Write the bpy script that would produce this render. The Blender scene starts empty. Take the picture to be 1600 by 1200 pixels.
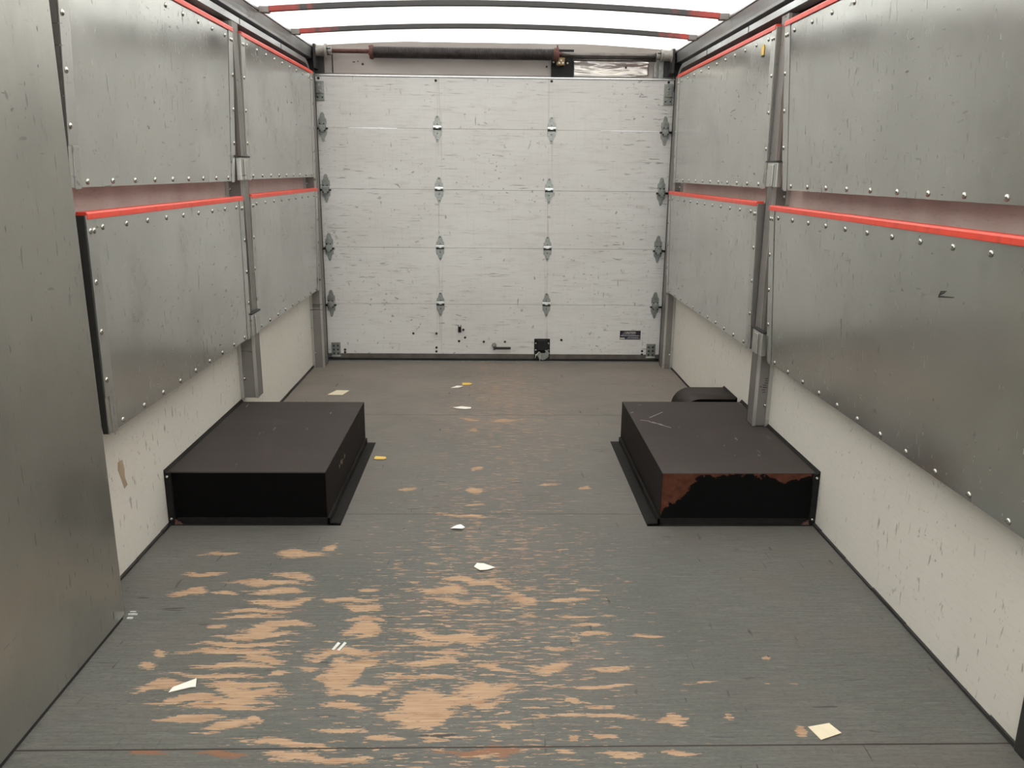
import bpy, bmesh, math, random
import numpy as np
from mathutils import Vector, Matrix

random.seed(7)
S = bpy.context.scene
COL = S.collection

# ------------------------------------------------------------------ camera
CAMX, CAMH = -0.0152, 1.2235
PITCH, YAW, ROLL, FOC = 0.2571, 0.0267, 0.0109, 1267.7
def make_camera():
    cy, sy, cp, sp, cr, sr = (math.cos(YAW), math.sin(YAW), math.cos(PITCH), math.sin(PITCH),
                              math.cos(ROLL), math.sin(ROLL))
    r0 = Vector((cy, -sy, 0)); fw = Vector((cp * sy, cp * cy, -sp)); u0 = Vector((sp * sy, sp * cy, cp))
    rt = cr * r0 + sr * u0; up = cr * u0 - sr * r0
    c = bpy.data.cameras.new('camera'); c.lens = FOC / 1600 * 36; c.sensor_width = 36
    c.clip_start = 0.02; c.clip_end = 100
    o = bpy.data.objects.new('camera', c); COL.objects.link(o)
    m = Matrix.Identity(4)
    for i in range(3):
        m[i][0] = rt[i]; m[i][1] = up[i]; m[i][2] = -fw[i]
    m[0][3], m[1][3], m[2][3] = CAMX, 0, CAMH
    o.matrix_world = m
    S.camera = o
make_camera()

# ------------------------------------------------------------------ daylight and exposure
W = bpy.data.worlds.new('daylight'); S.world = W; W.use_nodes = True
bg = W.node_tree.nodes['Background']
bg.inputs[0].default_value = (0.93, 0.97, 1.0, 1); bg.inputs[1].default_value = 3.4
sun = bpy.data.lights.new('sun', 'SUN'); sun.energy = 2.0; sun.angle = 0.4; sun.color = (1, 0.96, 0.9)
so = bpy.data.objects.new('sun', sun); COL.objects.link(so); so.rotation_euler = (math.radians(25), math.radians(12), 0)
S.view_settings.view_transform = 'Standard'
try: S.view_settings.look = 'None'
except Exception: pass
S.view_settings.gamma = 1; S.view_settings.use_curve_mapping = False
S.view_settings.exposure = 0.14
try:
    S.cycles.max_bounces = 10; S.cycles.diffuse_bounces = 6; S.cycles.glossy_bounces = 5; S.cycles.transmission_bounces = 6
    S.cycles.use_denoising = True
    S.cycles.caustics_reflective = True
except Exception: pass

# ------------------------------------------------------------------ materials
class N:
    def __init__(s, name):
        s.m = bpy.data.materials.new(name); s.m.use_nodes = True
        s.t = s.m.node_tree; s.b = s.t.nodes['Principled BSDF']; s.out = s.t.nodes['Material Output']
        s.tc = s.t.nodes.new('ShaderNodeTexCoord')
    def node(s, k, **kw):
        n = s.t.nodes.new(k)
        for a, v in kw.items(): setattr(n, a, v)
        return n
    def link(s, a, b): s.t.links.new(a, b)
    def co(s, scale=(1, 1, 1), loc=(0, 0, 0), rot=(0, 0, 0)):
        m = s.node('ShaderNodeMapping'); m.inputs['Scale'].default_value = scale
        m.inputs['Location'].default_value = loc; m.inputs['Rotation'].default_value = rot
        if not hasattr(s, 'wp'):     # object coordinates offset by where the object stands, so that no two look alike
            oi = s.node('ShaderNodeObjectInfo'); ad = s.node('ShaderNodeVectorMath', operation='ADD')
            s.link(s.tc.outputs['Object'], ad.inputs[0]); s.link(oi.outputs['Location'], ad.inputs[1]); s.wp = ad.outputs[0]
        s.link(s.wp, m.inputs['Vector']); return m.outputs[0]
    def noise(s, co, scale=1, detail=4, rough=.55, dist=0):
        n = s.node('ShaderNodeTexNoise'); s.link(co, n.inputs['Vector'])
        n.inputs['Scale'].default_value = scale; n.inputs['Detail'].default_value = detail
        n.inputs['Roughness'].default_value = rough; n.inputs['Distortion'].default_value = dist
        return n.outputs['Fac']
    def ramp(s, f, a, b, lo=0., hi=1.):
        n = s.node('ShaderNodeMapRange'); n.clamp = True
        s.put(f, n.inputs[0]); n.inputs[1].default_value = a; n.inputs[2].default_value = b
        n.inputs[3].default_value = lo; n.inputs[4].default_value = hi
        return n.outputs[0]
    def put(s, v, sock):
        if hasattr(v, 'links') or hasattr(v, 'is_output'): s.link(v, sock)
        else:
            if isinstance(v, tuple) and len(v) == 3: v = v + (1,)
            sock.default_value = v
    def math(s, op, a, b=0.0):
        n = s.node('ShaderNodeMath', operation=op); s.put(a, n.inputs[0]); s.put(b, n.inputs[1]); return n.outputs[0]
    def mix(s, f, a, b, mode='MIX'):
        n = s.node('ShaderNodeMix', data_type='RGBA', blend_type=mode)
        s.put(f, n.inputs[0]); s.put(a, n.inputs[6]); s.put(b, n.inputs[7]); return n.outputs[2]
    def streaks(s, scale, thr, soft=.03, big=1.3, bthr=(.4, .62), loc=(0, 0, 0), rot=(0, 0, 0), base=9):
        """short scuff marks: stretched noise above a threshold, gathered in patches"""
        a = s.noise(s.co(scale, loc, rot), base, 2, .5, .3)
        b = s.ramp(s.noise(s.co((1, 1, 1), (loc[0] + 3.1, loc[1], loc[2])), big, 2), *bthr)
        return s.math('MULTIPLY', s.ramp(a, thr, thr + soft), b)
    def bump(s, h, strength=.2, dist=.002):
        n = s.node('ShaderNodeBump'); n.inputs['Strength'].default_value = strength
        n.inputs['Distance'].default_value = dist; s.link(h, n.inputs['Height'])
        s.link(n.outputs[0], s.b.inputs['Normal'])
    def fin(s, col, rough=.5, metal=0., spec=None):
        s.put(col, s.b.inputs['Base Color']); s.put(rough, s.b.inputs['Roughness']); s.put(metal, s.b.inputs['Metallic'])
        if spec is not None: s.b.inputs['Specular IOR Level'].default_value = spec
        return s.m

def plain(name, col, rough=.5, metal=0., var=.12, scale=25, spec=None):
    n = N(name); f = n.noise(n.co(), scale, 4)
    a = tuple(c * (1 - var) for c in col); b = tuple(min(1, c * (1 + var)) for c in col)
    return n.fin(n.mix(n.ramp(f, .3, .7), a, b), rough, metal, spec)

def metal(name, base, rough=.3, scuff=.5, met=.88):
    n = N(name)
    big = n.noise(n.co(), 2.3, 4, .5); fine = n.noise(n.co((140, 140, 3)), 1, 3)
    c = n.mix(n.ramp(big, .32, .68), tuple(b * .84 for b in base), tuple(b * 1.04 for b in base))
    c = n.mix(n.ramp(fine, .35, .7, 0, .10), c, tuple(b * .66 for b in base))
    c = n.mix(n.ramp(n.noise(n.co(), 170, 2), .60, .75, 0, .22), c, tuple(min(1, b * 1.2) for b in base))   # flecks
    dirt = n.ramp(n.noise(n.co((1, 1, .8), (4, 4, 4)), 4, 4, .55), .56, .80, 0, .35)
    c = n.mix(dirt, c, tuple(b * .50 for b in base))
    k = (.035, .033, .028)
    st = n.streaks((1, 26, 5), .655, .04, 2.6, (.46, .62), base=3)
    st2 = n.streaks((1, 6, 24), .675, .04, 2.9, (.48, .66), (5, 2, 1), (0.5, 0, 0), 3)
    st3 = n.streaks((1, 9, 7), .70, .04, 3.5, (.5, .66), (1, 7, 3), (-.4, 0, 0), 4)
    st4 = n.math('MULTIPLY', n.streaks((1, 60, 12), .68, .04, 1.9, (.42, .6), (2, 5, 6), base=2), .7)
    s = n.math('MAXIMUM', n.math('MAXIMUM', st, st4), n.math('MAXIMUM', st2, st3)); s = n.math('MULTIPLY', s, scuff)
    c = n.mix(s, c, k)
    lt = n.streaks((1, 30, 4), .70, .03, 2.1, (.45, .7), (9, 4, 8), base=3)
    c = n.mix(n.math('MULTIPLY', lt, .15), c, (.85, .85, .82))
    r = n.ramp(n.noise(n.co(), 3.0, 3), .3, .7, rough * .8, rough * 1.25)
    r = n.math('ADD', r, n.math('ADD', n.math('MULTIPLY', s, .3), n.math('MULTIPLY', dirt, .3)))
    n.bump(n.noise(n.co((1, .9, .55)), 2.0, 1), .2, .010)
    return n.fin(c, r, n.math('SUBTRACT', met, n.math('MULTIPLY', s, met * .95)))

M = {}
M['panel'] = metal('aluminium_sheet', (.60, .607, .575), .20, .75)
M['strip'] = metal('aluminium_strip', (.58, .58, .55), .36, .9)
M['tall'] = metal('worn_aluminium_sheet', (.50, .495, .455), .34, .85)
M['post'] = metal('galvanised_post', (.27, .25, .235), .5, .8, .6)
M['track'] = metal('galvanised_track', (.50, .52, .52), .33, .3)
M['dark_track'] = plain('dark_track_steel', (.045, .045, .043), .45, .5, .3, 20)  # darker tone for the vertical run of the track
M['zinc'] = plain('zinc_plate', (.33, .345, .32), .42, .9, .2, 60)
M['rail'] = plain('grimy_bottom_rail', (.105, .09, .08), .55, .2, .3, 14)
M['bright'] = plain('bright_zinc', (.85, .87, .86), .3, .9, .08, 60)
M['rivet'] = plain('rivet_metal', (.50, .50, .46), .22, 1., .1, 90)
M['darkbolt'] = plain('dark_bolt', (.02, .018, .017), .5, .3)
M['recess'] = plain('dark_steel', (.035, .034, .032), .6, .2)
M['rust'] = plain('rusty_red_iron', (.11, .045, .035), .7, .3, .5, 70)
M['gold'] = plain('yellow_zinc', (.22, .15, .07), .5, .6, .3, 60)
M['white_nut'] = plain('white_nut', (.75, .74, .70), .4, .2)
M['rope'] = plain('white_cord', (.8, .78, .74), .8)
M['rubber'] = plain('black_rubber', (.008, .008, .008), .75)
M['paper'] = plain('cream_paper', (.80, .70, .52), .8, 0, .06)
M['wpaper'] = plain('white_paper', (.90, .85, .76), .8, 0, .05)
M['yellow'] = plain('yellow_tag', (.80, .55, .12), .55, 0, .08)
M['foil'] = plain('pale_foil', (.72, .73, .70), .4, .3)
M['bulk'] = plain('bulkhead_paint', (.42, .41, .38), .6)

def red_strip():
    n = N('red_plastic_edge')
    c = n.mix(n.ramp(n.noise(n.co((1, 4, 1)), 12, 4), .45, .75, 0, .5), (.74, .062, .034), (.42, .05, .035))
    return n.fin(c, .38)
M['red'] = red_strip()

def white_wall():
    n = N('white_wall_lining')
    c = n.mix(n.ramp(n.noise(n.co(), 1.2, 4), .3, .7), (.70, .66, .59), (.77, .735, .67))
    c = n.mix(n.ramp(n.noise(n.co((1, 1.5, 12)), 14, 4), .5, .8, 0, .18), c, (.42, .38, .32))
    st = n.math('MAXIMUM', n.streaks((1, 24, 6), .665, .04, 2.0, (.42, .6), base=3), n.streaks((1, 16, 14), .70, .03, 3, (.45, .6), (2, 6, 4), base=4))
    st2 = n.streaks((1, 6, 4), .72, .02, 2.2, (.4, .6), (4, 1, 2), (.6, 0, 0), 10)
    c = n.mix(n.math('MULTIPLY', n.math('MAXIMUM', st, st2), .5), c, (.09, .08, .07))
    n.bump(n.noise(n.co((1, 1, 1)), 3, 2), .1, .004)
    return n.fin(c, .48)
M['wall'] = white_wall()

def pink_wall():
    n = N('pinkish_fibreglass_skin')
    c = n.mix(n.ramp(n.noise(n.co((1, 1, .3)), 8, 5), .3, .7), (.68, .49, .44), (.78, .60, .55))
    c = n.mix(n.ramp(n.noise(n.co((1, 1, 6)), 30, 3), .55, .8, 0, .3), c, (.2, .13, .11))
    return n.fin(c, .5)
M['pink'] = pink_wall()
M['maroon'] = plain('maroon_wall_shade', (.085, .018, .018), .6, 0, .3, 9)  # reddish wall tone, darkened with shade painted into the colour

def door_mat():
    n = N('painted_white_door')
    c = n.mix(n.ramp(n.noise(n.co((1, 1, 2)), 1.4, 4), .3, .7), (.63, .615, .59), (.71, .705, .685))
    c = n.mix(n.ramp(n.noise(n.co((3, 1, 60)), 2.2, 5), .5, .78, 0, .30), c, (.40, .37, .33))
    c = n.mix(n.ramp(n.noise(n.co((60, 1, 3)), 1.4, 4), .56, .8, 0, .16), c, (.42, .36, .33))
    st = n.math('MAXIMUM', n.streaks((4, 1, 28), .645, .07, 2.2, (.44, .64), base=3), n.streaks((2, 1, 40), .675, .06, 1.8, (.42, .62), (6, 0, 3), (0, .06, 0), 2.4))
    st2 = n.math('MAXIMUM', n.streaks((10, 1, 14), .665, .05, 2.4, (.45, .62), (3, 0, 5), (0, .7, 0), 3), n.streaks((9, 1, 5), .67, .06, 3.0, (.5, .64), (7, 0, 9), (0, -.4, 0), 5))
    st3 = n.streaks((7, 1, 1.6), .69, .04, 2.0, (.45, .66), (8, 0, 2), (0, .2, 0), 8)
    s = n.math('MAXIMUM', st, n.math('MAXIMUM', st2, st3))
    c = n.mix(n.ramp(n.noise(n.co((2, 1, 9), (5, 0, 5)), 3, 6, .65), .55, .8, 0, .4), c, (.36, .32, .28))
    c = n.mix(n.math('MULTIPLY', s, .60), c, (.085, .07, .062))
    sx = n.node('ShaderNodeSeparateXYZ'); n.link(n.co(), sx.inputs[0])
    dx = n.math('ABSOLUTE', n.math('SUBTRACT', n.math('ABSOLUTE', sx.outputs['X']), .346))
    drip = n.math('MULTIPLY', n.ramp(dx, .004, .03, 1, 0), n.ramp(n.noise(n.co((90, 1, 3)), 1, 3), .50, .66, 0, .45))
    c = n.mix(drip, c, (.30, .24, .20))
    n.bump(n.noise(n.co((2, 1, 20)), 6, 3), .12, .002)
    return n.fin(c, .55)
M['door'] = door_mat()

def header_mat():
    n = N('header_sheet')
    c = n.mix(n.ramp(n.noise(n.co((1, 1, 3)), 3, 4), .3, .7), (.30, .262, .24), (.38, .345, .32))
    return n.fin(c, .42, .25)
M['header'] = header_mat()
def silver_mat():
    n = N('buckled_silver_sheet')
    c = n.mix(n.ramp(n.noise(n.co((1, 1, 3)), 3, 4), .3, .7), (.62, .57, .53), (.75, .71, .67))
    n.bump(n.noise(n.co((2.2, 1, 12)), 1.6, 2, .5, .6), .9, .02)
    return n.fin(c, .3, .85)
M['silver'] = silver_mat()

def black_box():
    n = N('black_painted_steel')
    up = n.node('ShaderNodeNewGeometry'); sx = n.node('ShaderNodeSeparateXYZ')
    n.link(up.outputs['True Normal'], sx.inputs[0])
    dust_tone = n.math('MULTIPLY', n.math('MAXIMUM', n.ramp(sx.outputs['Z'], .3, .95), n.math('MULTIPLY', n.math('ABSOLUTE', sx.outputs['X']), .32)), n.ramp(n.noise(n.co(), 2.5, 5), .2, .8, .75, 1))  # dust on the top; side faces also toned paler by their normal
    dust2 = n.ramp(n.noise(n.co(), 5, 5), .6, .8, 0, .5)
    c = n.mix(dust_tone, (.0035, .0032, .003), (.052, .041, .038))
    c = n.mix(n.math('MULTIPLY', dust_tone, dust2), c, (.07, .063, .058))
    sc = n.streaks((6, 1.4, 1), .72, .015, 2.5, (.5, .6), (4, 4, 4), (0, 0, .6), 8)
    c = n.mix(n.math('MULTIPLY', n.math('MULTIPLY', sc, dust_tone), .6), c, (.42, .38, .34))
    r = n.ramp(dust_tone, 0, 1, .75, .62)
    n.link(n.ramp(dust_tone, 0, 1, .06, .28), n.b.inputs['Specular IOR Level'])
    return n.fin(c, r, 0)
M['black'] = black_box()
M['black_angle'] = plain('black_angle_iron', (.012, .0105, .0095), .6, 0, .35, 30, .2)
def rust_face():
    n = N('rusted_front_plate')
    sx = n.node('ShaderNodeSeparateXYZ'); n.link(n.tc.outputs['Object'], sx.inputs[0])
    # object origin: wall-side bottom of the near face; x runs -0.56..0, z 0..0.195
    t = n.math('SUBTRACT', sx.outputs['Z'], .195)
    nz = n.math('MULTIPLY', n.math('SUBTRACT', n.noise(n.co((1, 1, 1)), 16, 8, .7), .5), .16)
    a = n.math('ADD', n.math('MULTIPLY', n.ramp(sx.outputs['X'], -.56, -.42, 1, 0), .15), n.math('ADD', nz, .008))
    a2 = n.math('MULTIPLY', n.ramp(n.math('ABSOLUTE', n.math('ADD', sx.outputs['X'], .12)), 0, .08, 1, 0), .035)
    edge = n.math('ADD', t, n.math('MAXIMUM', a, n.math('ADD', a2, n.math('MULTIPLY', nz, .3))))
    f = n.ramp(edge, -.001, .001)
    c = n.mix(n.ramp(n.noise(n.co(), 40, 5), .3, .7), (.055, .020, .012), (.12, .045, .028))
    c = n.mix(f, (.0035, .0035, .0035), c)
    return n.fin(c, n.ramp(f, 0, 1, .7, .85), 0, .08)
M['rustface'] = rust_face()

def bow_mat():
    n = N('grey_bow_with_red_ends')
    sx = n.node('ShaderNodeSeparateXYZ'); n.link(n.tc.outputs['Object'], sx.inputs[0])
    ax = n.math('ABSOLUTE', sx.outputs['X'])
    ax = n.math('ADD', ax, n.math('MULTIPLY', n.math('SUBTRACT', n.noise(n.co((6, 1, 2)), 3, 3), .5), .35))
    f = n.ramp(ax, .84, 1.0)
    c = n.mix(f, (.055, .052, .052), (.40, .055, .045))
    return n.fin(c, .6)
M['bow'] = bow_mat()

def roof_mat():
    n = N('translucent_fibreglass')
    c = n.mix(n.ramp(n.noise(n.co(), 2, 5), .35, .7), (.84, .82, .78), (.90, .89, .87))
    tr = n.node('ShaderNodeBsdfTranslucent'); di = n.node('ShaderNodeBsdfDiffuse'); mx = n.node('ShaderNodeMixShader')
    n.put(c, tr.inputs[0]); n.put(c, di.inputs[0]); mx.inputs[0].default_value = .12
    n.link(tr.outputs[0], mx.inputs[1]); n.link(di.outputs[0], mx.inputs[2]); n.link(mx.outputs[0], n.out.inputs[0])
    return n.m
M['roof'] = roof_mat()

def floor_mat():
    n = N('worn_grey_plywood')
    at = n.node('ShaderNodeAttribute', attribute_name='peel'); a2 = n.node('ShaderNodeAttribute', attribute_name='peel_red')
    grain = n.noise(n.co((3, 55, 1)), 3, 5, .6)
    g = n.mix(n.ramp(n.noise(n.co((1, 1, 1)), 1.5, 5), .3, .7), (.112, .113, .100), (.155, .153, .136))
    g = n.mix(n.ramp(grain, .38, .66, 0, .55), g, (.075, .075, .070))
    g = n.mix(n.ramp(n.noise(n.co((.8, 5, 1)), 14, 4), .55, .75, 0, .30), g, (.23, .225, .21))
    g = n.mix(n.ramp(n.noise(n.co((22, 70, 1)), 3, 3, .7), .50, .72, 0, .55), g, (.05, .05, .045))
    g = n.mix(n.ramp(n.noise(n.co((20, 60, 1), (5, 5, 5)), 3, 3, .7), .58, .75, 0, .35), g, (.27, .265, .245))
    bm = n.math('MULTIPLY', n.ramp(n.noise(n.co((1, 1, 1)), 3.2, 3), .5, .7), .3)
    g = n.mix(bm, g, (.16, .125, .11))
    sy = n.node('ShaderNodeSeparateXYZ'); n.link(n.tc.outputs['Object'], sy.inputs[0])
    dust_tone = n.math('MULTIPLY', n.ramp(sy.outputs['Y'], 2.3, 4.7), n.ramp(n.noise(n.co((1, 1.6, 1)), 2.5, 4), .3, .6, .55, .95))
    g = n.mix(dust_tone, g, n.mix(n.ramp(grain, .35, .66, 0, .6), (.265, .225, .195), (.16, .135, .12)))
    # scratches
    sc = n.streaks((1.2, 9, 1), .69, .03, 1.4, (.4, .6), (1, 2, 0), (0, 0, .25), 6)
    sc2 = n.streaks((9, 1.2, 1), .70, .02, 1.8, (.42, .6), (6, 3, 0), (0, 0, .5), 6)
    g = n.mix(n.math('MULTIPLY', n.math('MAXIMUM', sc, sc2), .75), g, (.03, .028, .025))
    # peeled paint showing plywood
    wood = n.mix(n.ramp(n.noise(n.co((2, 40, 1)), 4, 5, .6), .3, .7), (.34, .205, .125), (.53, .37, .24))
    wood = n.mix(n.ramp(n.noise(n.co((2, 9, 1)), 5, 4), .55, .75, 0, .7), wood, (.27, .135, .075))
    e = n.noise(n.co((4.5, 62, 1)), 2.6, 6, .62, .4)
    e2 = n.noise(n.co((14, 60, 1), (3, 3, 0)), 3, 4, .6)
    en = n.math('ADD', n.math('MULTIPLY', n.math('SUBTRACT', e, .5), 1.5), n.math('MULTIPLY', n.math('SUBTRACT', e2, .5), 1.0))
    m1 = n.ramp(n.math('ADD', at.outputs['Fac'], n.math('MULTIPLY', en, 1.25)), .50, .53)
    sm = n.noise(n.co((6, 46, 1), (7, 1, 0)), 2.2, 6, .6)
    m2 = n.ramp(n.math('ADD', sm, n.math('MULTIPLY', a2.outputs['Fac'], .40)), .78, .80, 0, .8)
    g = n.mix(m2, g, n.mix(.35, wood, (.30, .16, .115)))
    a3 = n.node('ShaderNodeAttribute', attribute_name='peel_dark')
    m3 = n.ramp(n.math('ADD', a3.outputs['Fac'], n.math('MULTIPLY', en, 1.25)), .50, .53)
    g = n.mix(m3, g, (.235, .115, .065))
    az = n.node('ShaderNodeAttribute', attribute_name='zone')
    sp = n.noise(n.co((7, 40, 1), (2, 9, 0)), 2.4, 5, .6)
    m4 = n.ramp(n.math('ADD', sp, n.math('MULTIPLY', az.outputs['Fac'], .19)), .775, .79)
    m1 = n.math('MAXIMUM', m1, m4)
    c = n.mix(m1, g, wood)
    # board joints
    sx = n.node('ShaderNodeSeparateXYZ'); n.link(n.tc.outputs['Object'], sx.inputs[0])
    for y, w in ((1.519, .0028), (2.769, .0022), (4.02, .002)):
        j = n.ramp(n.math('ABSOLUTE', n.math('SUBTRACT', sx.outputs['Y'], y)), w * .6, w, 1, 0)
        c = n.mix(j, c, (.03, .022, .018))
    h = n.math('SUBTRACT', n.math('MULTIPLY', grain, .4), n.math('MAXIMUM', m1, m3))
    n.bump(h, .35, .0012)
    return n.fin(c, n.ramp(m1, 0, 1, .55, .8), 0, .35)
M['floor'] = floor_mat()

# ------------------------------------------------------------------ mesh helpers
class MB:
    def __init__(s): s.v = []; s.f = []; s.smooth = []
    def add(s, vs, fs, sm=False):
        o = len(s.v); s.v += [tuple(v) for v in vs]; s.f += [tuple(i + o for i in f) for f in fs]; s.smooth += [sm] * len(fs)
        return s
    def hexa(s, p):   # 8 points: bottom 4 ccw, top 4 ccw
        return s.add(p, [(3, 2, 1, 0), (4, 5, 6, 7), (0, 1, 5, 4), (1, 2, 6, 5), (2, 3, 7, 6), (3, 0, 4, 7)])
    def box(s, x0, x1, y0, y1, z0, z1):
        x0, x1 = sorted((x0, x1)); y0, y1 = sorted((y0, y1)); z0, z1 = sorted((z0, z1))
        return s.hexa([(x0, y0, z0), (x1, y0, z0), (x1, y1, z0), (x0, y1, z0), (x0, y0, z1), (x1, y0, z1), (x1, y1, z1), (x0, y1, z1)])
    def prism(s, prof, axis, a, b, sm=False):
        """closed 2-D profile extruded along an axis from a to b"""
        def P(p, t):
            return {'X': (t, p[0], p[1]), 'Y': (p[0], t, p[1]), 'Z': (p[0], p[1], t)}[axis]
        n = len(prof); vs = [P(p, a) for p in prof] + [P(p, b) for p in prof]
        fs = [tuple(range(n))[::-1], tuple(range(n, 2 * n))]
        o = len(s.v); s.add(vs, fs)
        s.f += [(o + i, o + (i + 1) % n, o + n + (i + 1) % n, o + n + i) for i in range(n)]; s.smooth += [sm] * n
        return s
    def lathe(s, c, axis, prof, n=20):
        """prof: list of (t along the axis, radius)"""
        vs = []
        for t, r in prof:
            for k in range(n):
                a = 2 * math.pi * k / n; u, w = r * math.cos(a), r * math.sin(a)
                vs.append({'X': (c[0] + t, c[1] + u, c[2] + w), 'Y': (c[0] + u, c[1] + t, c[2] + w), 'Z': (c[0] + u, c[1] + w, c[2] + t)}[axis])
        fs = []
        for i in range(len(prof) - 1):
            for k in range(n):
                fs.append((i * n + k, i * n + (k + 1) % n, (i + 1) * n + (k + 1) % n, (i + 1) * n + k))
        s.add(vs, fs, True)
        m = len(prof) - 1; s.add([], [])
        o = len(s.v) - len(vs)
        s.f += [tuple(o + k for k in range(n))[::-1], tuple(o + m * n + k for k in range(n))]; s.smooth += [False, False]
        return s
    def tube(s, pts, r, n=8):
        pts = [Vector(p) for p in pts]; vs = []; fs = []
        for i, p in enumerate(pts):
            d = (pts[min(i + 1, len(pts) - 1)] - pts[max(i - 1, 0)]).normalized()
            u = d.cross(Vector((0, 0, 1)))
            if u.length < .05: u = d.cross(Vector((0, 1, 0)))
            u.normalize(); w = d.cross(u)
            vs += [tuple(p + u * r * math.cos(2 * math.pi * k / n) + w * r * math.sin(2 * math.pi * k / n)) for k in range(n)]
        for i in range(len(pts) - 1):
            fs += [(i * n + k, i * n + (k + 1) % n, (i + 1) * n + (k + 1) % n, (i + 1) * n + k) for k in range(n)]
        fs += [tuple(range(n))[::-1], tuple((len(pts) - 1) * n + k for k in range(n))]
        return s.add(vs, fs, True)

def wloc(o):
    v = Vector((0, 0, 0))
    while o: v += o.location; o = o.parent
    return v
def obj(name, mb, mat, parent=None, loc=None, bevel=0, kind=None):
    """one mesh object; mb is in world coordinates, the origin goes to loc (default: the parent's origin)"""
    base = wloc(parent) if parent else Vector((0, 0, 0))
    org = Vector(loc) if loc else base
    me = bpy.data.meshes.new(name)
    me.from_pydata([tuple(Vector(v) - org) for v in mb.v], [], mb.f)
    me.polygons.foreach_set('use_smooth', mb.smooth); me.update()
    b = bmesh.new(); b.from_mesh(me); bmesh.ops.recalc_face_normals(b, faces=b.faces); b.to_mesh(me); b.free()
    me.materials.append(M[mat] if isinstance(mat, str) else mat)
    o = bpy.data.objects.new(name, me); COL.objects.link(o)
    o.location = org - base
    if parent: o.parent = parent
    if bevel:
        m = o.modifiers.new('bevel', 'BEVEL'); m.width = bevel; m.segments = 2; m.limit_method = 'ANGLE'; m.angle_limit = .6
    if kind: o['kind'] = kind
    return o
def thing(name, loc, label, cat, group=None):
    o = bpy.data.objects.new(name, None); COL.objects.link(o); o.location = loc; o.empty_display_size = .1
    return tag(o, label, cat, group)
def tag(o, label, cat, group=None):
    o['label'] = label; o['category'] = cat
    if group: o['group'] = group
    return o
def copy_of(src, parent, loc):
    c = src.copy(); COL.objects.link(c); c.parent = parent; c.location = Vector(loc) - wloc(parent); return c

WX = 1.15            # inner face of the side walls
YB, YD = -1.6, 5.2376

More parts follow.
